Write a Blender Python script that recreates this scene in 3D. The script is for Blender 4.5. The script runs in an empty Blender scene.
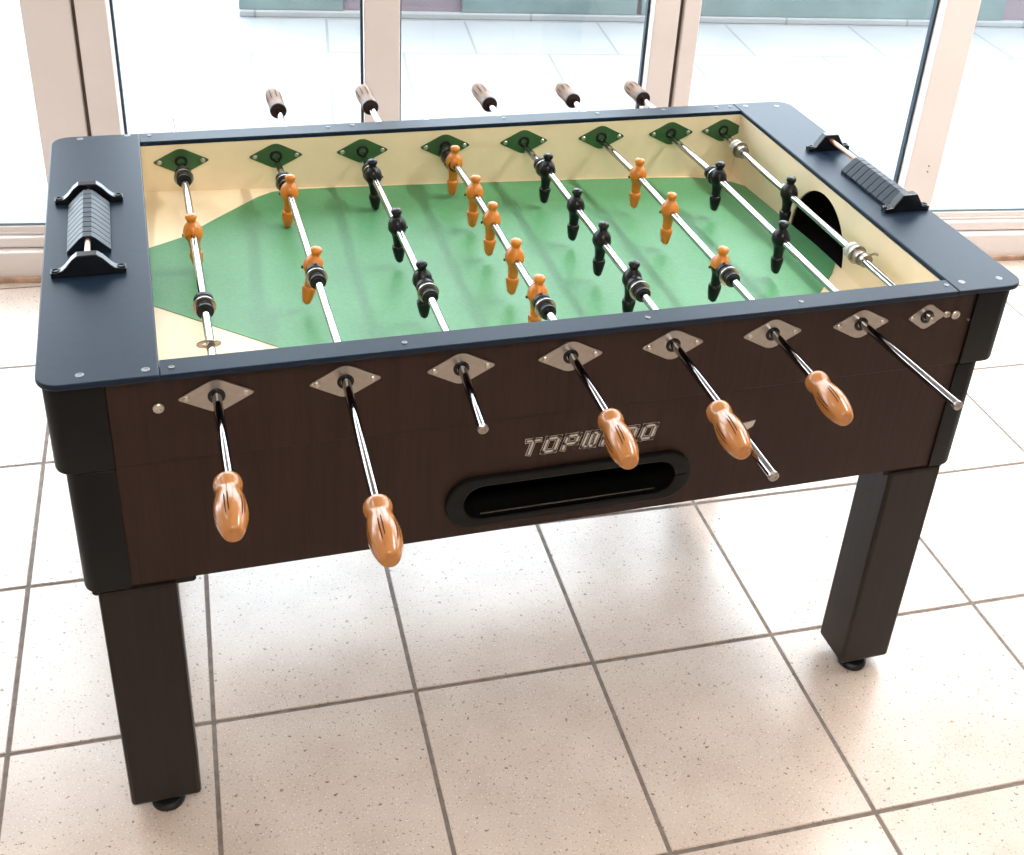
import bpy, bmesh, math, random
from mathutils import Vector, Matrix
random.seed(7)
S = bpy.context.scene
COL = S.collection
PI = math.pi

# ------------------------------------------------------------------ materials
def new_mat(name):
    m = bpy.data.materials.new(name); m.use_nodes = True
    nt = m.node_tree
    return m, nt, nt.nodes['Principled BSDF']

def plain(name, col, rough=0.5, metal=0.0, spec=0.5, var=0.0, scale=40.0, bump=0.0, coat=0.0):
    m, nt, b = new_mat(name)
    b.inputs['Base Color'].default_value = (*col, 1)
    b.inputs['Roughness'].default_value = rough
    b.inputs['Metallic'].default_value = metal
    b.inputs['Specular IOR Level'].default_value = spec
    b.inputs['Coat Weight'].default_value = coat
    b.inputs['Coat Roughness'].default_value = 0.08
    if var or bump:
        tc = nt.nodes.new('ShaderNodeTexCoord'); n = nt.nodes.new('ShaderNodeTexNoise')
        n.inputs['Scale'].default_value = scale; n.inputs['Detail'].default_value = 4
        nt.links.new(tc.outputs['Object'], n.inputs['Vector'])
        if var:
            r = nt.nodes.new('ShaderNodeValToRGB')
            r.color_ramp.elements[0].position = 0.3; r.color_ramp.elements[1].position = 0.7
            r.color_ramp.elements[0].color = (*[c * (1 - var) for c in col], 1)
            r.color_ramp.elements[1].color = (*[min(1, c * (1 + var)) for c in col], 1)
            nt.links.new(n.outputs['Fac'], r.inputs['Fac']); nt.links.new(r.outputs['Color'], b.inputs['Base Color'])
        if bump:
            bp = nt.nodes.new('ShaderNodeBump'); bp.inputs['Strength'].default_value = bump
            bp.inputs['Distance'].default_value = 0.002
            nt.links.new(n.outputs['Fac'], bp.inputs['Height']); nt.links.new(bp.outputs['Normal'], b.inputs['Normal'])
    return m

def wood(name, dark, light, rough, grain=(60, 60, 2.5), spec=0.5, coat=0.0):
    m, nt, b = new_mat(name)
    tc = nt.nodes.new('ShaderNodeTexCoord'); mp = nt.nodes.new('ShaderNodeMapping')
    mp.inputs['Scale'].default_value = grain
    n = nt.nodes.new('ShaderNodeTexNoise'); n.inputs['Scale'].default_value = 2.2
    n.inputs['Detail'].default_value = 6; n.inputs['Roughness'].default_value = 0.65
    n.inputs['Distortion'].default_value = 0.4
    r = nt.nodes.new('ShaderNodeValToRGB')
    r.color_ramp.elements[0].position = 0.3; r.color_ramp.elements[1].position = 0.72
    r.color_ramp.elements[0].color = (*dark, 1); r.color_ramp.elements[1].color = (*light, 1)
    L = nt.links.new
    L(tc.outputs['Object'], mp.inputs['Vector']); L(mp.outputs['Vector'], n.inputs['Vector'])
    L(n.outputs['Fac'], r.inputs['Fac']); L(r.outputs['Color'], b.inputs['Base Color'])
    b.inputs['Roughness'].default_value = rough; b.inputs['Specular IOR Level'].default_value = spec
    b.inputs['Coat Weight'].default_value = coat; b.inputs['Coat Roughness'].default_value = 0.1
    return m

def tile_mat():
    m, nt, b = new_mat('speckled_ceramic')
    L = nt.links.new
    tc = nt.nodes.new('ShaderNodeTexCoord')
    n1 = nt.nodes.new('ShaderNodeTexNoise'); n1.inputs['Scale'].default_value = 9; n1.inputs['Detail'].default_value = 5
    r1 = nt.nodes.new('ShaderNodeValToRGB')
    r1.color_ramp.elements[0].position = .3; r1.color_ramp.elements[1].position = .72
    r1.color_ramp.elements[0].color = (*TILE_A, 1); r1.color_ramp.elements[1].color = (*TILE_B, 1)
    L(tc.outputs['Object'], n1.inputs['Vector']); L(n1.outputs['Fac'], r1.inputs['Fac'])
    prev = r1.outputs['Color']
    for sc, lo, hi, col, amt in ((230, .63, .70, (.27, .17, .11), .8), (110, .665, .70, (.15, .10, .07), .8), (300, .62, .70, (.95, .87, .80), .5)):
        n = nt.nodes.new('ShaderNodeTexNoise'); n.inputs['Scale'].default_value = sc; n.inputs['Detail'].default_value = 2
        L(tc.outputs['Object'], n.inputs['Vector'])
        mr = nt.nodes.new('ShaderNodeMapRange'); mr.inputs['From Min'].default_value = lo; mr.inputs['From Max'].default_value = hi
        mr.inputs['To Max'].default_value = amt
        L(n.outputs['Fac'], mr.inputs['Value'])
        mx = nt.nodes.new('ShaderNodeMix'); mx.data_type = 'RGBA'
        mx.inputs['B'].default_value = (*col, 1)
        L(mr.outputs['Result'], mx.inputs['Factor']); L(prev, mx.inputs['A'])
        prev = mx.outputs['Result']
    L(prev, b.inputs['Base Color'])
    b.inputs['Roughness'].default_value = 0.24; b.inputs['Specular IOR Level'].default_value = .75
    bp = nt.nodes.new('ShaderNodeBump'); bp.inputs['Strength'].default_value = .12; bp.inputs['Distance'].default_value = .001
    L(n1.outputs['Fac'], bp.inputs['Height']); L(bp.outputs['Normal'], b.inputs['Normal'])
    return m

def paving_mat():
    m, nt, b = new_mat('pale_paving')
    L = nt.links.new
    tc = nt.nodes.new('ShaderNodeTexCoord')
    br = nt.nodes.new('ShaderNodeTexBrick')
    br.offset = 0.5; br.inputs['Scale'].default_value = 1.0
    br.inputs['Color1'].default_value = (.222, .222, .22, 1); br.inputs['Color2'].default_value = (.208, .21, .21, 1)
    br.inputs['Mortar'].default_value = (.14, .14, .14, 1)
    br.inputs['Mortar Size'].default_value = .006; br.inputs['Brick Width'].default_value = .64; br.inputs['Row Height'].default_value = .48
    n = nt.nodes.new('ShaderNodeTexNoise'); n.inputs['Scale'].default_value = 3; n.inputs['Detail'].default_value = 6
    mx = nt.nodes.new('ShaderNodeMix'); mx.data_type = 'RGBA'; mx.blend_type = 'MULTIPLY'; mx.inputs['Factor'].default_value = .5
    r = nt.nodes.new('ShaderNodeValToRGB'); r.color_ramp.elements[0].position = .35; r.color_ramp.elements[1].position = .55
    r.color_ramp.elements[0].color = (.80, .83, .86, 1); r.color_ramp.elements[1].color = (1, 1, 1, 1)
    mp = nt.nodes.new('ShaderNodeMapping'); mp.inputs['Location'].default_value = (.04, -.06, 0)
    L(tc.outputs['Object'], mp.inputs['Vector']); L(mp.outputs['Vector'], br.inputs['Vector']); L(tc.outputs['Object'], n.inputs['Vector'])
    L(n.outputs['Fac'], r.inputs['Fac']); L(br.outputs['Color'], mx.inputs['A']); L(r.outputs['Color'], mx.inputs['B'])
    L(mx.outputs['Result'], b.inputs['Base Color']); b.inputs['Roughness'].default_value = .6
    return m

def glass_mat():
    m = bpy.data.materials.new('window_glass'); m.use_nodes = True
    nt = m.node_tree; nt.nodes.clear(); L = nt.links.new
    out = nt.nodes.new('ShaderNodeOutputMaterial'); mix = nt.nodes.new('ShaderNodeMixShader')
    tr = nt.nodes.new('ShaderNodeBsdfTransparent'); tr.inputs['Color'].default_value = (.95, .975, .98, 1)
    gl = nt.nodes.new('ShaderNodeBsdfGlossy'); gl.inputs['Roughness'].default_value = 0.01
    lw = nt.nodes.new('ShaderNodeLayerWeight'); lw.inputs['Blend'].default_value = .5
    pw = nt.nodes.new('ShaderNodeMath'); pw.operation = 'POWER'; pw.inputs[1].default_value = 5
    ma = nt.nodes.new('ShaderNodeMath'); ma.operation = 'MULTIPLY_ADD'; ma.inputs[1].default_value = .9; ma.inputs[2].default_value = .035
    L(lw.outputs['Facing'], pw.inputs[0]); L(pw.outputs[0], ma.inputs[0])
    L(ma.outputs[0], mix.inputs['Fac']); L(tr.outputs['BSDF'], mix.inputs[1]); L(gl.outputs['BSDF'], mix.inputs[2])
    L(mix.outputs['Shader'], out.inputs['Surface'])
    return m

TILE_A, TILE_B = (.50, .402, .345), (.59, .49, .425)
M = dict(
    rim=plain('navy_black_laminate', (.0075, .0175, .036), .40, spec=.17, var=.10, scale=90),
    black=plain('black_vinyl', (.004, .0045, .0045), .45, spec=.18),
    plastic=plain('black_gloss_plastic', (.005, .007, .011), .24, spec=.42),
    figblack=plain('black_figure_plastic', (.005, .0055, .007), .28, spec=.26),
    rubber=plain('black_rubber', (.006, .007, .009), .42, spec=.3),
    panel=wood('dark_walnut_veneer', (.017, .0072, .0050), (.034, .0150, .0105), .45, spec=.22),
    legwood=wood('dark_wenge_veneer', (.010, .0070, .0058), (.019, .0125, .0098), .40, spec=.22),
    cream=plain('cream_laminate', (.80, .665, .46), .42, var=.05, scale=14),
    green=plain('green_pitch_laminate', (.078, .258, .112), .46, var=.09, scale=220),
    line=plain('pitch_edge_line', (.12, .06, .03), .6),
    orange=plain('orange_figure_plastic', (.52, .168, .013), .32, var=.12, scale=60),
    handle=wood('varnished_orange_wood', (.32, .120, .028), (.45, .188, .056), .25, grain=(30, 4, 30), coat=.25),
    handle2=wood('pale_ribbed_wood', (.15, .075, .036), (.27, .165, .098), .5, grain=(40, 4, 40), spec=.2),
    groove=plain('dark_groove', (.050, .013, .005), .8, spec=.1),
    brown=plain('dark_brown_collar', (.030, .014, .010), .4),
    chrome=plain('polished_steel', (.40, .40, .415), .07, metal=1),
    steel=plain('brushed_steel', (.36, .33, .30), .30, metal=1, var=.06, scale=200),
    screw=plain('screw_steel', (.50, .47, .43), .35, metal=1),
    clear=plain('grey_nylon', (.42, .43, .42), .3),
    silver=plain('silver_lettering', (.50, .47, .44), .35, metal=.6),
    brownline=plain('dark_lettering_gap', (.030, .014, .010), .5),
    marker=plain('navy_counter_plastic', (.006, .011, .022), .42, spec=.28),
    pitch_tinted_plate=plain('rod_plate_pitch_reflection', (.045, .115, .042), .30, metal=.25),  # inner plates: green reflection of the pitch put into the base colour
    rimscrew=plain('dull_rim_screw', (.20, .20, .20), .4, metal=.8),
    bead=plain('pale_gasket', (.16, .22, .25), .5),
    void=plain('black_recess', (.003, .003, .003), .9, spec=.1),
    copper=plain('copper_counter_rod', (.46, .25, .17), .3, metal=.7),
    tile=tile_mat(),
    grout=plain('grey_brown_grout', (.17, .135, .115), .85, var=.25, scale=60),
    frame=plain('pinkish_white_aluminium', (.70, .635, .615), .42, var=.02, scale=8),
    seam=plain('dark_frame_seam', (.10, .07, .055), .7),
    gasket=plain('blue_black_gasket', (.012, .030, .048), .5),
    glass=glass_mat(),
    wall=plain('warm_white_plaster', (.50, .46, .41), .8, var=.03, scale=5),
    ceil=plain('white_ceiling_paint', (.80, .79, .77), .85, var=.02, scale=5),
    sill=plain('worn_sill', (.46, .29, .20), .7, var=.4, scale=18),
    paving=paving_mat(),
    kerb=plain('pinkish_grey_render', (.158, .124, .14), .8, var=.15, scale=4),
    teal=plain('weathered_teal_paint', (.112, .150, .147), .7, var=.15, scale=5),
)

# ------------------------------------------------------------------ mesh helpers
def finish(name, bm, mats, parent=None, loc=None, ang=21):
    if not isinstance(mats, (list, tuple)): mats = [mats]
    bmesh.ops.remove_doubles(bm, verts=bm.verts, dist=1e-6)
    bmesh.ops.recalc_face_normals(bm, faces=bm.faces)
    lim = math.radians(ang)
    for f in bm.faces: f.smooth = True
    for e in bm.edges:
        e.smooth = len(e.link_faces) == 2 and e.calc_face_angle(0) < lim
    me = bpy.data.meshes.new(name); bm.to_mesh(me); bm.free()
    for m in mats: me.materials.append(m)
    o = bpy.data.objects.new(name, me); COL.objects.link(o)
    if parent is not None: o.parent = parent
    if loc is not None: o.location = loc
    return o

def merge(bm, src, mi=0):
    vm = {v: bm.verts.new(v.co) for v in src.verts}
    for f in src.faces:
        try: g = bm.faces.new([vm[v] for v in f.verts]); g.material_index = mi if mi else f.material_index
        except ValueError: pass
    src.free()

def box(bm, x0, x1, y0, y1, z0, z1, bev=0.0, seg=2, mi=0):
    t = bmesh.new()
    v = [t.verts.new((x, y, z)) for x in (x0, x1) for y in (y0, y1) for z in (z0, z1)]
    for q in ((0, 1, 3, 2), (4, 6, 7, 5), (0, 4, 5, 1), (2, 3, 7, 6), (0, 2, 6, 4), (1, 5, 7, 3)):
        t.faces.new([v[i] for i in q])
    bmesh.ops.recalc_face_normals(t, faces=t.faces)
    if bev: bmesh.ops.bevel(t, geom=list(t.edges), offset=bev, segments=seg, affect='EDGES', profile=.5)
    merge(bm, t, mi)

AX = {'z': lambda u, v, w: (u, v, w), 'y': lambda u, v, w: (u, w, v), 'x': lambda u, v, w: (w, u, v)}
def slab(bm, outer, w0, w1, axis='z', holes=(), bev=0.0, mi=0, seg=2):
    """extrude a 2D outline (with holes) from w0 to w1 along an axis"""
    t = bmesh.new(); F = AX[axis]
    rings = []
    for lp in [outer] + list(holes):
        a = [t.verts.new(F(u, v, w0)) for u, v in lp]; b = [t.verts.new(F(u, v, w1)) for u, v in lp]
        rings.append((a, b)); n = len(a)
        for i in range(n): t.faces.new((a[i], a[(i + 1) % n], b[(i + 1) % n], b[i]))
    if not holes:
        t.faces.new(rings[0][0]); t.faces.new(rings[0][1])
    else:
        for k in (0, 1):
            es = []
            for r in rings:
                vs = r[k]
                for i in range(len(vs)):
                    es.append(t.edges.get((vs[i], vs[(i + 1) % len(vs)])))
            bmesh.ops.triangle_fill(t, use_beauty=True, use_dissolve=False, edges=es)
    bmesh.ops.recalc_face_normals(t, faces=t.faces)
    if bev:
        es = [e for e in t.edges if len(e.link_faces) == 2 and e.calc_face_angle(0) > .9 and
              abs((e.verts[0].co - e.verts[1].co) @ Vector(F(0, 0, 1))) < 1e-6]
        bmesh.ops.bevel(t, geom=es, offset=bev, segments=seg, affect='EDGES', profile=.5)
    merge(bm, t, mi)

def rrect(u0, u1, v0, v1, r, n=8, which=(1, 1, 1, 1)):
    """rounded rectangle outline, corners order: (u0,v0),(u1,v0),(u1,v1),(u0,v1)"""
    out = []
    for k, (cu, cv, a0) in enumerate(((u0, v0, PI), (u1, v0, 1.5 * PI), (u1, v1, 0), (u0, v1, .5 * PI))):
        if not which[k]: out.append((cu, cv)); continue
        ou = cu + (r if cu == u0 else -r); ov = cv + (r if cv == v0 else -r)
        for i in range(n + 1):
            a = a0 + .5 * PI * i / n
            out.append((ou + r * math.cos(a), ov + r * math.sin(a)))
    return out

def basis(d):
    d = Vector(d).normalized()
    u = d.orthogonal().normalized() if abs(d.z) > .95 else Vector((0, 0, 1)).cross(d).normalized()
    return d, u, d.cross(u)

def lathe(bm, o, d, prof, n=24, mi=0, caps=True):
    """profile [(radius, distance along d)] turned about the axis o + t*d"""
    o = Vector(o); d, u, v = basis(d); rows = []
    for r, t in prof:
        rows.append([bm.verts.new(o + d * t + (u * math.cos(2 * PI * i / n) + v * math.sin(2 * PI * i / n)) * r) for i in range(n)])
    fs = []
    for a, b in zip(rows, rows[1:]):
        for i in range(n): fs.append(bm.faces.new((a[i], a[(i + 1) % n], b[(i + 1) % n], b[i])))
    if caps: fs.append(bm.faces.new(rows[0])); fs.append(bm.faces.new(rows[-1]))
    for f in fs: f.material_index = mi

def tube(bm, pts, r, n=16, mi=0):
    pts = [Vector(p) for p in pts]; rows = []
    for k, p in enumerate(pts):
        d = (pts[min(k + 1, len(pts) - 1)] - pts[max(k - 1, 0)])
        _, u, v = basis(d)
        rows.append([bm.verts.new(p + (u * math.cos(2 * PI * i / n) + v * math.sin(2 * PI * i / n)) * r) for i in range(n)])
    for a, b in zip(rows, rows[1:]):
        for i in range(n): bm.faces.new((a[i], a[(i + 1) % n], b[(i + 1) % n], b[i])).material_index = mi
    bm.faces.new(rows[0]); bm.faces.new(rows[-1])

def empty(name, loc, label, cat, group=None):
    o = bpy.data.objects.new(name, None); COL.objects.link(o); o.location = loc
    o['label'] = label; o['category'] = cat
    if group: o['group'] = group
    o.empty_display_size = .1
    return o

def struct(o): o['kind'] = 'structure'; return o
def simple(name, fn, mat, parent=None, loc=None, ang=21):
    bm = bmesh.new(); fn(bm); return finish(name, bm, mat, parent, loc, ang)

# ------------------------------------------------------------------ the setting: floor
TY = -.0386                                           # heading of the tile rows
cx_ = [-3.00, -2.62, -2.26, -1.90, -1.55, -1.205, -.861, -.535, -.188, .143, .502, .943, 1.367, 1.765, 2.17, 2.58, 2.99, 3.40, 3.81, 4.22]
ry_ = [-4.75, -4.34, -3.93, -3.52, -3.11, -2.70, -2.29, -1.88, -1.47, -1.06, -.649, -.238, .166, .563, .971, 1.38, 1.79, 2.2]
WA = Vector((-.975, 1.458, 0)); WD = Vector((2.975, -.403, 0)).normalized(); WN = Vector((-WD.y, WD.x, 0))
bm = bmesh.new()
c, s_ = math.cos(TY), math.sin(TY)
rot = lambda x, y, z: (c * x - s_ * y, s_ * x + c * y, z)
def clip_window(pts):                                  # keep the part of a tile in front of the window wall
    out = []
    lim = .035
    dist = lambda p: (Vector((p[0], p[1], 0)) - WA).dot(WN) - lim
    for a, b in zip(pts, pts[1:] + pts[:1]):
        da, db = dist(a), dist(b)
        if da <= 0: out.append(a)
        if (da < 0) != (db < 0):
            t = da / (da - db); out.append((a[0] + t * (b[0] - a[0]), a[1] + t * (b[1] - a[1]), a[2]))
    return out
g = .0033
for i in range(len(cx_) - 1):
    for j in range(len(ry_) - 1):
        x0, x1, y0, y1 = cx_[i] + g, cx_[i + 1] - g, ry_[j] + g, ry_[j + 1] - g
        top = clip_window([rot(x, y, 0) for x, y in ((x0, y0), (x1, y0), (x1, y1), (x0, y1))])
        if len(top) < 3: continue
        cen = Vector((sum(p[0] for p in top) / len(top), sum(p[1] for p in top) / len(top), 0))
        a = []; b = []
        for p in top:
            q = Vector(p); dv = (cen - q).normalized() * .0022
            a.append(bm.verts.new(q + dv)); b.append(bm.verts.new((q.x, q.y, -.0022)))
        bm.faces.new(a).material_index = 0
        for k in range(len(a)):
            bm.faces.new((a[k], b[k], b[(k + 1) % len(a)], a[(k + 1) % len(a)])).material_index = 0
corners = clip_window([rot(x, y, -.0018) for x, y in ((cx_[0], ry_[0]), (cx_[-1], ry_[0]), (cx_[-1], ry_[-1]), (cx_[0], ry_[-1]))])
f = bm.faces.new([bm.verts.new(p) for p in corners]); f.material_index = 1
struct(finish('floor', bm, [M['tile'], M['grout']], ang=10))

# ------------------------------------------------------------------ window wall (local frame: s along wall, n outward)
def wp(s, n, z): return WA + WD * s + WN * n + Vector((0, 0, z))
WM = Matrix(((WD.x, WN.x, 0, WA.x), (WD.y, WN.y, 0, WA.y), (0, 0, 1, 0), (0, 0, 0, 1)))
def wbox(bm, s0, s1, n0, n1, z0, z1, bev=.0, mi=0):
    t = bmesh.new(); box(t, s0, s1, n0, n1, z0, z1, bev); bmesh.ops.transform(t, matrix=WM, verts=t.verts); merge(bm, t, mi)
ZG, ZT = .165, 2.12
SX0, SX1 = -2.05, 4.78
# low sill running below all the panes, in two steps
bm = bmesh.new()
wbox(bm, SX0, SX1, .0, .09, .0, .088, .006)
wbox(bm, SX0, SX1, .022, .09, .090, .122, .006)
wbox(bm, SX0, SX1, .036, .09, .122, .130, .003)
struct(finish('trim_1', bm, M['frame']))
bm = bmesh.new(); wbox(bm, SX0, SX1, -.010, .0, .0, .016, .003)
struct(finish('baseboard_back', bm, M['sill']))
posts = [(.160, .362, .281), (.984, 1.077, None), (1.745, 1.872, 1.820), (2.572, 2.674, None)]   # visible uprights
extra = [(-1.0, -.9, None), (3.42, 3.54, None), (4.30, 4.40, None)]
allp = sorted(posts + extra)
k = 2
for a, b, j in allp:
    bm = bmesh.new()
    if j:
        wbox(bm, a, j - .004, .0, .075, .128, ZT, .004); wbox(bm, j + .006, b, -.006, .075, .128, ZT, .004)
        wbox(bm, j - .004, j + .006, .012, .07, .128, ZT, 0, 1)
    else:
        wbox(bm, a, b, .0, .075, .128, ZT, .004)
    for zz in (.30, .318):
        lathe(bm, wp((a + b) / 2 + .012, -.001, zz), -WN, [(.0025, 0), (.002, .002)], 8, 1)
    struct(finish('trim_%d' % k, bm, [M['frame'], M['seam']])); k += 1
bm = bmesh.new(); wbox(bm, SX0, SX1, .0, .08, ZT, ZT + .09, .004)
struct(finish('trim_%d' % k, bm, M['frame']))
edges = [SX0] + [v for a, b, j in allp for v in (a, b)] + [SX1]
for w in range(len(edges) // 2):
    s0, s1 = edges[2 * w], edges[2 * w + 1]
    bm = bmesh.new()                                    # glazing bead with a dark gasket round the pane
    wbox(bm, s0, s1, .040, .066, .128, .146, .002); wbox(bm, s0, s1, .040, .066, ZT - .02, ZT, .002)
    for zz0, zz1 in ((.146, .153),): wbox(bm, s0, s1, .046, .060, zz0, zz1, 0, 2)
    wbox(bm, s0, s0 + .006, .046, .060, .146, ZT - .02, 0, 1); wbox(bm, s1 - .007, s1, .042, .060, .146, ZT - .02, 0, 1)
    fr = struct(finish('window_%d' % (w + 1), bm, [M['frame'], M['gasket'], M['bead']]))
    bm = bmesh.new(); wbox(bm, s0 + .003, s1 - .003, .052, .056, .148, ZT - .015)
    finish('glass_pane', bm, M['glass'], fr)
# plaster above the windows, side walls, rear wall, ceiling
ZC = 2.75
bm = bmesh.new(); wbox(bm, SX0, SX1, .0, .2, ZT + .09, ZC); struct(finish('wall_back', bm, M['wall']))
struct(simple('wall_left', lambda b: box(b, -3.05, -2.95, -4.65, 1.72, 0, ZC), M['wall']))
struct(simple('wall_right', lambda b: box(b, 3.75, 3.85, -4.65, .80, 0, ZC), M['wall']))
struct(simple('wall_front', lambda b: box(b, -3.05, 3.85, -4.65, -4.55, 0, ZC), M['wall']))
struct(simple('ceiling', lambda b: slab(b, [(-3.1, -4.7), (3.9, -4.7), (3.9, .98), (-3.1, 1.93)], ZC, ZC + .08, 'z'), M['ceil']))

# ------------------------------------------------------------------ outside: paved terrace and its low boundary wall
bm = bmesh.new()
vs = [bm.verts.new(p) for p in ((-4, .0, 0), (8, .0, 0), (8, 4.5, 0), (-4, 4.5, 0))]
bm.faces.new(vs)
vb = [bm.verts.new((v.co.x, v.co.y, -.06)) for v in vs]
for i in range(4): bm.faces.new((vs[i], vs[(i + 1) % 4], vb[(i + 1) % 4], vb[i]))
o = struct(finish('floor_terrace', bm, M['paving']))
YAW = math.atan2(WD.y, WD.x)
o.location = WA + WN * .092 + Vector((0, 0, -.03)); o.rotation_euler = (0, 0, YAW)
bm = bmesh.new()
box(bm, .53, 8, 0, .16, 0, .62, .01); box(bm, .53, 8, -.035, .0, .0, .03, .006, mi=2)
for x, w_, z0 in ((.53, .47, .03), (1.55, .85, .03), (2.42, 1.9, .03)): box(bm, x, x + w_, -.02, .0, z0, .62 if x < 2.4 else .20, .004, mi=1)
o = struct(finish('wall_terrace', bm, [M['kerb'], M['teal'], M['paving']]))
o.location = WA + WN * 2.60 + Vector((0, 0, -.03)); o.rotation_euler = (0, 0, YAW)

# ------------------------------------------------------------------ the table
H = .8205; HW, HD = .71, .402
IX0, IX1, IY0, IY1 = -.565, .588, -.364, .3605
ZR = .773; ZF = .697; ZB = .472
RT = .0085                                              # rim thickness
PX0, PX1 = -.632, .637
RODX = [-.499, -.334, -.177, -.0205, .1340, .292, .4395, .554]
T = empty('foosball_table', (0, 0, 0), 'dark walnut foosball table with green pitch and black rim standing on tiled floor', 'table')
def part(name, fn, mat, parent=T, loc=None, ang=21): return simple(name, fn, mat, parent, loc, ang)
def offset(o, child_loc): o.location = child_loc

# rim: two broad end tops, two narrow rails
def screws(parent, pts, z=H, r=.0054):
    for x, y in pts:
        def fn(b):
            lathe(b, (0, 0, 0), (0, 0, 1), [(r, -.002), (r, .0003), (r * .85, .0006), (r * .45, .0005), (r * .4, .0001)], 14)
        part('screw', fn, M['rimscrew'], parent, (x, y, z))
e = part('end_top', lambda b: slab(b, rrect(-HW, IX0, -HD, HD, .03, which=(1, 0, 0, 1)), H - RT, H, 'z', bev=.002), M['rim'])
screws(e, [(-.658, -.382), (-.581, -.385), (-.663, .389), (-.585, .394)])
e = part('end_top', lambda b: slab(b, rrect(IX1, HW, -HD, HD, .03, which=(0, 1, 1, 0)), H - RT, H, 'z', bev=.002), M['rim'])
screws(e, [(.676, -.376), (.609, -.376), (.675, .375), (.609, .384)])
e = part('side_rail', lambda b: box(b, IX0 + .0004, IX1 - .0004, -HD, IY0, H - RT, H - .0003, .0015), M['rim'])
screws(e, [(-.55, -.385), (-.255, -.384), (.09, -.384), (.33, -.384), (.579, -.380)], r=.0038)
e = part('side_rail', lambda b: box(b, IX0 + .0004, IX1 - .0004, IY1, HD, H - RT, H - .0003, .0015), M['rim'])
screws(e, [(-.548, .39), (-.235, .386), (-.19, .39), (.1, .386), (.29, .386), (.43, .386), (.545, .386), (.575, .386)], r=.0038)

# cream inner walls; the end walls carry the goal mouths
zt = H - RT; IXW = IX0 - .012
part('inner_wall', lambda b: box(b, IXW, IX1, IY1, IY1 + .006, ZF - .022, zt), M['cream'])
part('inner_wall', lambda b: box(b, IXW, IX1, IY0 - .005, IY0, ZF - .022, zt), M['cream'])
def goal_arc(r0=.098, zc=ZF - .008, yc=.006, hh=.106, n=24):
    return [(yc + r0 * math.cos(PI * i / n), zc + hh * math.sin(PI * i / n)) for i in range(n + 1)]
for xa, xb, xc, gx in ((IXW - .006, IXW, IXW - .05, -1), (IX1, IX1 + .006, IX1 + .05, 1)):
    w = part('inner_wall', lambda b: slab(b, [(IY0, ZF - .022), (IY1, ZF - .022), (IY1, zt), (IY0, zt)], xa, xb, 'x', holes=[goal_arc()]), M['cream'])
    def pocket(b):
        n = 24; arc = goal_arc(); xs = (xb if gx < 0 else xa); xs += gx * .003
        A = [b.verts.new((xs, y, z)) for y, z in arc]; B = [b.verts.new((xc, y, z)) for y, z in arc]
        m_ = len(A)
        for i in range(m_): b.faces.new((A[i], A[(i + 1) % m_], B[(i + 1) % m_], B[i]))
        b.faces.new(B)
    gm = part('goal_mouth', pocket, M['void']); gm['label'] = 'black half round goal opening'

def zfield(x, y): return ZF + max(0., y) / .36 * (.007 - .039 * x)
def gridded(outline, z0, z1):
    def fn(b):
        t = bmesh.new(); slab(t, outline, z0, z1, 'z')
        for i in range(1, 24):
            bmesh.ops.bisect_plane(t, geom=t.verts[:] + t.edges[:] + t.faces[:], plane_co=(-.6 + .05 * i, 0, 0), plane_no=(1, 0, 0))
        for j in range(0, 9):
            bmesh.ops.bisect_plane(t, geom=t.verts[:] + t.edges[:] + t.faces[:], plane_co=(0, -.05 + .05 * j, 0), plane_no=(0, 1, 0))
        for v in t.verts: v.co.z += zfield(v.co.x, v.co.y)
        merge(b, t)
    return fn
# playing surface: cream board, green octagonal pitch with a thin dark edge
part('playfield', gridded([(IXW, IY0), (IX1, IY0), (IX1, IY1), (IXW, IY1)], -.010, 0), M['cream'])
left = [(IXW + .0005, .163), (-.564, .169), (-.511, .197), (-.462, .245), (-.41, .293), (-.372, .328), (-.345, .345), (-.30, .352)]
top = [(-.224, .355), (-.029, .3575), (.182, .3575), (.417, .356), (.50, .350), (.545, .338), (.570, .318), (.5875, .296)]
right = [(.5875, -.070), (.562, -.105), (.511, -.160), (.44, -.222), (.36, -.285), (.30, -.325), (.25, -.345)]
bot = [(.1, -.352), (-.1, -.352), (-.20, -.335), (-.26, -.290), (-.33, -.222), (-.398, -.162), (-.46, -.105), (-.566, -.006), (IXW + .0005, .004)]
loop = left + top + right + bot
part('pitch', gridded(loop, .0001, .0010), M['green'])

# cabinet skin
fp = part('front_panel', lambda b: box(b, PX0, PX1, -.384, -.369, .676, zt, .0015), M['panel'])
part('lower_front_panel', lambda b: slab(b, [(PX0, ZB), (PX1, ZB), (PX1, .6745), (PX0, .6745)], -.380, -.369, 'y',
     holes=[rrect(-.168, .168, .503, .566, .030)]), M['panel'])
part('back_panel', lambda b: box(b, PX0, PX1, IY1 + .008, .382, ZB, zt, .0015), M['panel'])
part('end_panel', lambda b: box(b, -.695, -.680, -.29, .29, ZB, zt, .0015), M['panel'])
part('end_panel', lambda b: box(b, .680, .695, -.29, .29, ZB, zt, .0015), M['panel'])
part('bottom_board', lambda b: box(b, -.678, .678, -.368, .366, ZB + .001, ZB + .015), M['legwood'])
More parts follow.
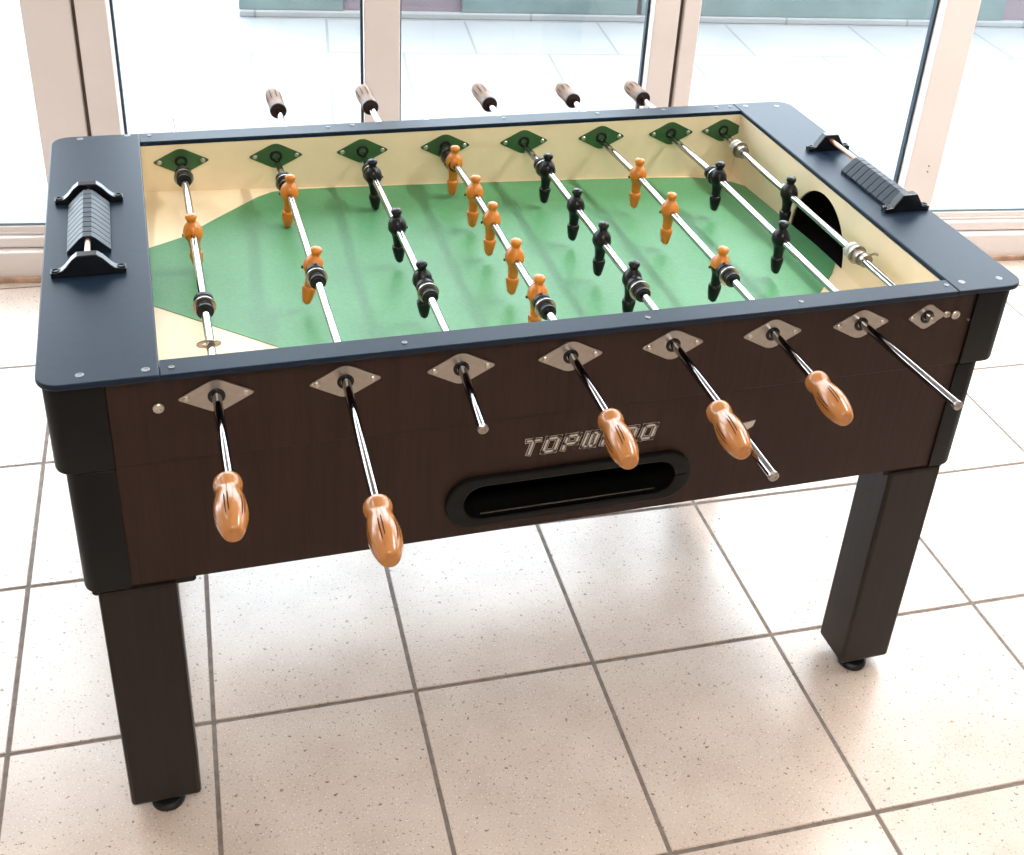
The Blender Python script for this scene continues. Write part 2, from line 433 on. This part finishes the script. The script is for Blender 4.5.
# corner guards in two tiers, outer corner rounded, lower tier stepped in
for sx in (-1, 1):
    for sy in (-1, 1):
        x_in = PX0 if sx < 0 else PX1
        for tier, (xo, yo, z0, z1) in enumerate(((.705, .388, .674, zt - .0005), (.694 if sx < 0 else .684, .384, ZB - .004, .674))):
            lo, hi = sorted((x_in, sx * xo)); yl, yh = sorted((sy * .285, sy * yo))
            which = [0, 0, 0, 0]
            which[{(-1, -1): 0, (1, -1): 1, (1, 1): 2, (-1, 1): 3}[(sx, sy)]] = 1
            def fn(b, lo=lo, hi=hi, yl=yl, yh=yh, z0=z0, z1=z1, which=which):
                slab(b, rrect(lo, hi, yl, yh, .022, which=which), z0, z1, 'z', bev=.006, seg=3)
            part('corner_guard', fn, M['black'])

# legs with levelling feet and mounting blocks
for xl, xh, fxo in ((-.678, -.573, -.624), (.568, .6665, .608)):
    for yl, yh, fyo in ((-.381, -.296, -.358), (.300, .381, .345)):
        lg = part('leg', lambda b: box(b, xl, xh, yl, yh, .025, ZB - .006, .006), M['legwood'])
        def foot(b):
            lathe(b, (0, 0, 0), (0, 0, 1), [(.023, .0), (.026, .003), (.026, .010), (.022, .014), (.009, .016), (.009, .030)], 20)
        part('levelling_foot', foot, M['rubber'], lg, (fxo, fyo, 0))
        bx = xl + .005 if xl < 0 else xl
        part('leg_block', lambda b: slab(b, rrect(bx - .012, xh + (.026 if xl < 0 else .004), ZB - .013, ZB + .004, .006), yl + .006, yh, 'y'), M['black'])
part('underside_bracket', lambda b: box(b, .328, .346, -.30, -.27, ZB - .028, ZB + .004, .002), M['black'])

# ball return slot
def slot_frame(b):
    slab(b, rrect(-.193, .193, .491, .579, .043, n=12), -.389, -.379, 'y', holes=[rrect(-.166, .166, .505, .564, .0295, n=12)], bev=.003)
def slot_all(b):
    slot_frame(b)
    slab(b, rrect(-.1675, .1675, .5035, .5655, .030, n=12), -.386, -.330, 'y', holes=[rrect(-.166, .166, .505, .564, .0295, n=12)])
sf = part('ball_return_slot', slot_all, M['black'])
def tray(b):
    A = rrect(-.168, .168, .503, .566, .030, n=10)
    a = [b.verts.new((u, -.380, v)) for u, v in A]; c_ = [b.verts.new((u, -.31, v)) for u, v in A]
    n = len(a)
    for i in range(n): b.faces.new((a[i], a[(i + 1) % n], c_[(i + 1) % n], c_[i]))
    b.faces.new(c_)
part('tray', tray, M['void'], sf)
tl = part('tray_lip', lambda b: box(b, -.138, .140, -.3795, -.3775, .5065, .5085, .0006), M['steel'], sf)
tl['label'] = 'thin bright metal lip'

# lettering on the front panel
def glyphs(b):
    G = {'T': [[(0, 1), (1, 1)], [(.5, 1), (.5, 0)]],
         'O': [[(0, 0), (1, 0), (1, 1), (0, 1), (0, 0)]],
         'P': [[(0, 0), (0, 1), (1, 1), (1, .4), (0, .4)]],
         'U': [[(0, 1), (0, 0), (1, 0), (1, 1), (.5, 1), (.5, 0)]],
         'A': [[(0, 0), (0, 1), (1, 1), (1, 0)], [(0, .4), (1, .4)]]}
    x = -.0785; hh = .0225; ww = .0170; pitch = .0304
    for ch in 'TOPUAOO':
        for layer, (wd, mi) in enumerate(((.0054, 0), (.0042, 1), (.0022, 0))):
            y = -.3801 - .0003 * (layer + 1)
            for st in G[ch]:
                pts = [(x + p * ww + .28 * (q * hh), .6075 + q * hh) for p, q in st]
                for (xa, za), (xb, zb) in zip(pts, pts[1:]):
                    dx, dz = xb - xa, zb - za; l = math.hypot(dx, dz); dx /= l; dz /= l
                    xa2, za2, xb2, zb2 = xa - dx * wd * .8, za - dz * wd * .8, xb + dx * wd * .8, zb + dz * wd * .8
                    nx, nz = -dz * wd * .8, dx * wd * .8
                    q = [(xa2 + nx, za2 + nz), (xb2 + nx, zb2 + nz), (xb2 - nx, zb2 - nz), (xa2 - nx, za2 - nz)]
                    b.faces.new([b.verts.new((u, y, v)) for u, v in q]).material_index = mi
        x += pitch
lt = part('lettering', glyphs, [M['silver'], M['brownline']]); lt['label'] = 'silver outlined lettering'
def wing(b):
    slab(b, [(.236, .603), (.252, .608), (.294, .6145), (.290, .603), (.281, .598), (.284, .590), (.272, .586), (.268, .577), (.258, .572), (.250, .585)], -.3818, -.3795, 'y', bev=.0006)
em = part('emblem', wing, M['silver']); em['label'] = 'grey wing shaped emblem'

# rod plates outside (steel, on the panel) and inside (on the cream walls)
def diamond(hw, hh, k=.12, n=5):
    P = [(-hw, 0), (0, -hh), (hw, 0), (0, hh)]; out = []
    for i in range(4):
        p, a, c2 = Vector(P[i]), Vector(P[i - 1]), Vector(P[(i + 1) % 4])
        kk = k if i % 2 == 0 else k * 1.7
        s, e_ = p + (a - p) * kk, p + (c2 - p) * kk
        for j in range(n + 1):
            t = j / n; q = s * (1 - t) ** 2 + p * 2 * t * (1 - t) + e_ * t * t; out.append((q.x, q.y))
    return out
def plate(x, y, face, hw=.050, hh=.027, right=True, zr=ZR - .002, mat='steel'):
    def fn(b):
        slab(b, diamond(hw, hh), 0, face * .0022, 'y', bev=.0006)
    p = part('rod_plate', fn, M[mat], T, (x, y, zr))
    def bush(b):
        lathe(b, (0, 0, 0), (0, face, 0), [(.0112, 0), (.0112, .0030), (.0100, .0038), (.0065, .0038), (.0064, .0)], 24)
    part('bushing', bush, M['rubber'], p)
    for sx in ((-1, 1) if right else (-1,)):
        part('screw', lambda b: lathe(b, (0, 0, 0), (0, face, 0), [(.0042, .0005), (.0042, .003), (.003, .0042), (.0005, .0045)], 12), M['screw'], p, (sx * hw * .74, 0, 0))
    return p
for i, x in enumerate(RODX):
    if i < 7: plate(x, -.384, -1)
    else: plate(x, -.384, -1, hw=.034, hh=.024, right=False)
    plate(x, IY1, -1, hw=.050, hh=.026, zr=ZR + .008, mat='pitch_tinted_plate')
def bolt(parent, x, z, r):
    part('bolt', lambda b: lathe(b, (0, 0, 0), (0, -1, 0), [(r, 0), (r, .002), (r * .8, .0035), (r * .45, .0035), (r * .4, .002)], 16), M['screw'], parent, (x, -.384, z))
bolt(fp, -.571, .761, .0072); bolt(fp, .590, .771, .0058); bolt(fp, .6065, .768, .0075); bolt(fp, .632, .757, .002)

# score counters on the end tops
def hump(b, w, h, y0, y1, tab, flat=.013, bev=.0015):
    if tab:
        half = [(w, 0), (w, .008), (w - .014, .0095), (w * .60, h * .46), (w * .42, h * .80), (flat, h)]
    else:
        half = [(w, 0), (w, .0055), (flat * 1.9, h * .86), (flat, h)]
    slab(b, half + [(-u, v) for u, v in reversed(half)], y0, y1, 'y', bev=bev)
def counter(xc, yb0, yb1, marks, n=10, bw=.050):
    sc = part('score_counter', lambda b: tube(b, [(0, yb0, .021), (0, yb1, .021)], .0042, 12), M['copper'], T, (xc, 0, H))
    for y in (yb0, yb1):
        br = part('bracket', lambda b: hump(b, bw, .032, y - .008, y + .008, True), M['plastic'], sc)
        for sx in (-1, 1):
            part('screw_socket', lambda b: lathe(b, (sx * (bw - .0065), y, .0078), (0, 0, 1), [(.0058, 0), (.0058, .0022), (.0035, .0022), (.003, .0004)], 14), M['rubber'], br)
    y0, y1 = marks; st = (y1 - y0) / n
    for i in range(n):
        def mk(b):
            hump(b, .030, .0285, y0 + i * st + .0003, y0 + (i + 1) * st - .0003, False, flat=.006, bev=.0009)
        part('score_marker', mk, M['marker'], sc)
counter(-.647, -.116, .126, (-.056, .108))
counter(.664, -.126, .144, (-.116, .040), 9, .042)

# ------------------------------------------------------------------ the rods: each slides and turns on its own
SEC = [(.0335, .003, .003), (.0328, .0068, .0066), (.031, .0086, .0086), (.0275, .0092, .0094), (.0245, .0078, .0082), (.0215, .0064, .0068), (.0195, .0070, .0078),
       (.0165, .0100, .0118), (.0120, .0130, .0150), (.006, .0150, .0176), (.000, .0156, .0182), (-.004, .0148, .0172), (-.008, .0122, .0138), (-.014, .0098, .0104),
       (-.024, .0084, .0090), (-.0330, .0080, .0086), (-.0345, .0104, .0108), (-.039, .0108, .0114), (-.050, .0090, .0104), (-.060, .0066, .0090), (-.0628, .0042, .0065)]
def figure_mesh(two):
    bm = bmesh.new(); n = 18; rows = []
    for z, rx, ry in SEC:
        rows.append([bm.verts.new((rx * math.cos(2 * PI * i / n), ry * math.sin(2 * PI * i / n), z)) for i in range(n)])
    for k, (a, b) in enumerate(zip(rows, rows[1:])):
        for i in range(n):
            bm.faces.new((a[i], a[(i + 1) % n], b[(i + 1) % n], b[i])).material_index = 1 if (two and SEC[k][0] < .003) else 0
    bm.faces.new(rows[0]); bm.faces.new(rows[-1]).material_index = 1 if two else 0
    return bm
def figure(rod, y, kind, tilt=0.0, turn=0.0):
    mats = {'o': [M['orange']], 'b': [M['figblack']], 'ob': [M['orange'], M['figblack']]}[kind]
    o = finish('player_figure', figure_mesh(kind == 'ob'), mats, rod, (rod['bow'] * (1 if y < .2 else max(0, (.365 - y) / .165)), y, 0), 50)
    o.rotation_euler = (0, tilt, turn)
    o['label'] = {'o': 'orange player figure', 'b': 'black player figure', 'ob': 'orange player figure with black legs'}[kind]
    sgn = 1 if kind == 'b' else -1
    simple('pin', lambda b: lathe(b, (sgn * .009, .002, -.003), (sgn, 0, 0), [(.0015, 0), (.0015, .0060), (.0024, .0064), (.0024, .0084)], 10), M['brown'], o)
    return o
def bumper(rod, y, d=-1, kind='black'):
    """rubber bumper with spring washer, built from y towards d"""
    m = M['rubber'] if kind == 'black' else M['clear']
    bw = rod['bow'] * (1 if y < .2 else max(0, (.365 - y) / .165))
    o = simple('bumper', lambda b: lathe(b, (bw, y, 0), (0, d, 0), [(.0068, -.002), (.0128, -.002), (.0142, .0005), (.0142, .0075), (.0118, .009), (.0118, .0105), (.0142, .012), (.0142, .018), (.0105, .0195), (.0105, .031), (.0068, .031)], 22), m, rod)
    simple('washer', lambda b: lathe(b, (bw, y + d * .0195, 0), (0, d, 0), [(.0068, 0), (.0165, 0), (.0165, .0022), (.0068, .0022)], 22), M['steel'], o)
    simple('collar', lambda b: lathe(b, (bw, y + d * .0225, 0), (0, d, 0), [(.0068, 0), (.0122, 0), (.0122, .0055), (.0108, .0065), (.0108, .0075), (.0122, .0085), (.0122, .013), (.0068, .013)], 22), M['rubber'] if kind == 'black' else M['steel'], o)
    return o
HPROF = [(.0125, 0), (.0165, .0008), (.0182, .004), (.0186, .010), (.0182, .016), (.0163, .024), (.0162, .029), (.0178, .038), (.0198, .050), (.0210, .063), (.0212, .075), (.0200, .088), (.0175, .100), (.0150, .109), (.0126, .1155), (.0108, .1178), (.008, .1182), (.004, .117)]
HPROF = [(r * .91, t * .83) for r, t in HPROF]
def hrad(t):
    for (r0, t0), (r1, t1) in zip(HPROF, HPROF[1:]):
        if t0 <= t <= t1 and t1 > t0: return r0 + (r1 - r0) * (t - t0) / (t1 - t0)
    return .01
def front_handle(rod, y, dx=0.0, off=(0, 0, 0), dz=0.0):
    o = simple('handle', lambda b: lathe(b, (0, 0, 0), (0, -1, 0), HPROF, 28), M['handle'], rod, (off[0], y, off[2]), 50)
    o.rotation_euler = (dz, 0, dx)
    def gr(b):
        for k in range(6):
            for da in (-.10, .10):
                a = 2 * PI * k / 6 + da + .75; prev = None
                for i in range(9):
                    t = .040 + .036 * i / 8 + (.005 if da > 0 else 0); r = hrad(t) + .0003
                    wdt = .038 * (1 if 0 < i < 8 else .3)
                    cur = [b.verts.new((r * math.cos(a + q), -t, r * math.sin(a + q))) for q in (-wdt, wdt)]
                    if prev: b.faces.new((prev[0], prev[1], cur[1], cur[0]))
                    prev = cur
    simple('groove', gr, M['groove'], o)
    return o
def back_handle(rod, x, y0, y1):
    L_ = y1 - y0
    prof = [(.012, .010), (.0155, .011), (.0158, .022), (.0148, .03), (.0152, .045), (.0160, .065), (.0158, L_ - .03), (.0145, L_ - .012), (.0105, L_ - .003), (.006, L_)]
    o = simple('handle', lambda b: lathe(b, (0, 0, 0), (0, 1, 0), prof, 24), M['handle2'], rod, (x, y0, 0), 50)
    simple('collar', lambda b: lathe(b, (0, 0, 0), (0, 1, 0), [(.0068, 0), (.0150, 0), (.0164, .002), (.0164, .011), (.0155, .0125)], 24), M['brown'], o)
    def gr(b):
        for k in range(9):
            a = 2 * PI * k / 9; prev = None
            for i in range(7):
                t = .042 + (L_ - .07) * i / 6; r = .0162
                cur = [b.verts.new((r * math.cos(a + q), t, r * math.sin(a + q))) for q in (-.05, .05)]
                if prev: b.faces.new((prev[0], prev[1], cur[1], cur[0]))
                prev = cur
    simple('groove', gr, M['groove'], o)
RR = .0062
BOW = [.002, .005, .002, .005, .010, .011, .009, -.003]
def rod(i, label, y_front, y_back, bend=0.0, slant=0.0, r=RR):
    bow = BOW[i]
    o = empty('foosball_rod', (RODX[i], 0, ZR), label, 'rod', 'steel rods across the foosball table'); o['bow'] = bow
    pts = [(slant, y_front, 0), (0, -.392, 0), (bow, -.345, 0), (bow, .19, 0), (bow * .97, .21, 0), (0, .365, 0)]
    if bend: pts += [(0, .385, 0), (bend, .49, 0)]
    pts += [(bend, y_back, 0)]
    def fn(b):
        tube(b, pts, r, 18)
    simple('shaft', fn, M['chrome'], o)
    def cap(b):
        lathe(b, (slant, y_front + .001, 0), (0, -1, 0), [(r, 0), (r * 1.12, .0005), (r * 1.12, .004), (r * .9, .0052), (r * .5, .0052), (r * .4, .004)], 16)
    simple('end_cap', cap, M['steel'], o)
    return o
Q = 'steel foosball rod '
r1 = rod(0, Q + 'with one orange figure, nearest the left end of the table', -.58, .575)
bumper(r1, .325, -1); figure(r1, .085, 'o', -.05); bumper(r1, -.135, -1)
simple('spring_washer', lambda b: lathe(b, (0, -.258, 0), (0, -.75, -.66), [(.0095, 0), (.0165, 0), (.0165, .0018), (.0095, .0018), (.0095, 0)], 22, caps=False), M['steel'], r1)
front_handle(r1, -.569, dx=-.02, off=(-.0025, 0, 0))
r2 = rod(1, Q + 'with two orange figures, second from the left end', -.66, .62, .034, -.009)
bumper(r2, .275, -1); figure(r2, .213, 'o', .10); figure(r2, -.062, 'o', .20); bumper(r2, -.078, -1); front_handle(r2, -.648, dx=-.04, off=(-.0085, 0, 0))
back_handle(r2, .034, .602, .712)
r3 = rod(2, Q + 'with three black figures and a bare front end', -.530, .62, .060, -.009)
bumper(r3, .293, -1); figure(r3, .258, 'b', -.06); figure(r3, .051, 'b', -.06); figure(r3, -.137, 'b', -.06); bumper(r3, -.155, -1)
back_handle(r3, .060, .598, .708)
r4 = rod(3, Q + 'with five orange figures in the middle', -.55, .52)
bumper(r4, .35, -1); bumper(r4, .32, -1)
for y in (.297, .160, .048, -.090, -.213): figure(r4, y, 'o', .04)
bumper(r4, -.232, -1); front_handle(r4, -.541, dx=-.09)
r5 = rod(4, Q + 'with four black figures and a bare end beside its front handle', -.700, .60, -.006)
bumper(r5, .268, -1)
for y in (.236, .078, -.056, -.195): figure(r5, y, 'b', .03)
bumper(r5, -.208, -1); front_handle(r5, -.555, dx=-.085, off=(-.009, 0, .002))
back_handle(r5, -.006, .582, .690)
r6 = rod(5, Q + 'with two orange figures and one orange and black figure', -.53, .60, .018)
for y in (.188, .035): figure(r6, y, 'o', .03)
figure(r6, -.175, 'ob', .08); bumper(r6, -.190, -1); front_handle(r6, -.514, dx=-.07)
back_handle(r6, .018, .580, .672)
r7 = rod(6, Q + 'with two black figures and a long bare front end', -.612, .60, .026, .016)
bumper(r7, .182, -1); figure(r7, .150, 'b', .0); figure(r7, -.104, 'b', .0)
back_handle(r7, .026, .572, .664)
r8 = rod(7, Q + 'with one black figure and grey bumpers in front of the right goal', -.398, .40)
bumper(r8, .295, -1, 'clear'); figure(r8, .065, 'b', .0)
simple('spring_washer', lambda b: lathe(b, (0, .085, 0), (0, 1, 0), [(.0066, 0), (.009, 0), (.009, .006), (.0066, .006)], 16), M['steel'], r8)
bumper(r8, -.160, -1, 'clear')
simple('spring_clip', lambda b: (lathe(b, (0, -.196, 0), (0, -1, 0), [(.0066, 0), (.0115, 0), (.0115, .010), (.0066, .010)], 16), tube(b, [(0, -.201, .008), (.014, -.203, .012), (.020, -.203, .009)], .0022, 8)), M['steel'], r8)

# ------------------------------------------------------------------ light
w = bpy.data.worlds.new('sky'); S.world = w; w.use_nodes = True
bg = w.node_tree.nodes['Background']; bg.inputs['Color'].default_value = (.84, .92, 1.0, 1); bg.inputs['Strength'].default_value = 9.0
def area(name, loc, target, sx, sy, power, col):
    l = bpy.data.lights.new(name, 'AREA'); l.shape = 'RECTANGLE'; l.size = sx; l.size_y = sy; l.energy = power; l.color = col
    o = bpy.data.objects.new(name, l); COL.objects.link(o); o.location = loc
    d = Vector(target) - Vector(loc)
    o.rotation_euler = d.to_track_quat('-Z', 'Y').to_euler(); return o
area('left_floor_fill', (1.75, .05, 2.70), (1.75, .05, 0), .22, 1.3, 78, (1.0, .97, .92))
area('left_floor_fill', (-.4, -2.2, 2.70), (-.4, -2.2, 0), 1.3, .6, 56, (1.0, .90, .77))

area('left_floor_fill', (-1.75, .75, 2.70), (-1.75, .75, 0), .6, .6, 12, (1.0, .97, .94))  # added fill light without a known fixture, brightens the floor at the left
# ------------------------------------------------------------------ camera
cam = bpy.data.cameras.new('camera'); co = bpy.data.objects.new('camera', cam); COL.objects.link(co)
co.location = (-.5457, -1.7349, 1.6605); co.rotation_euler = (1.0328, -.0637, -.3027)
cam.sensor_fit = 'HORIZONTAL'; cam.sensor_width = 36; cam.lens = 1222.12 * 36 / 1024
cam.shift_x = (512 - 540.2617) / 1024; cam.shift_y = (336.4068 - 427.5) / 1024
cam.clip_start = .05
S.camera = co
S.view_settings.view_transform = 'Standard'; S.view_settings.look = 'None'
S.view_settings.gamma = 1; S.view_settings.use_curve_mapping = False; S.view_settings.exposure = 0
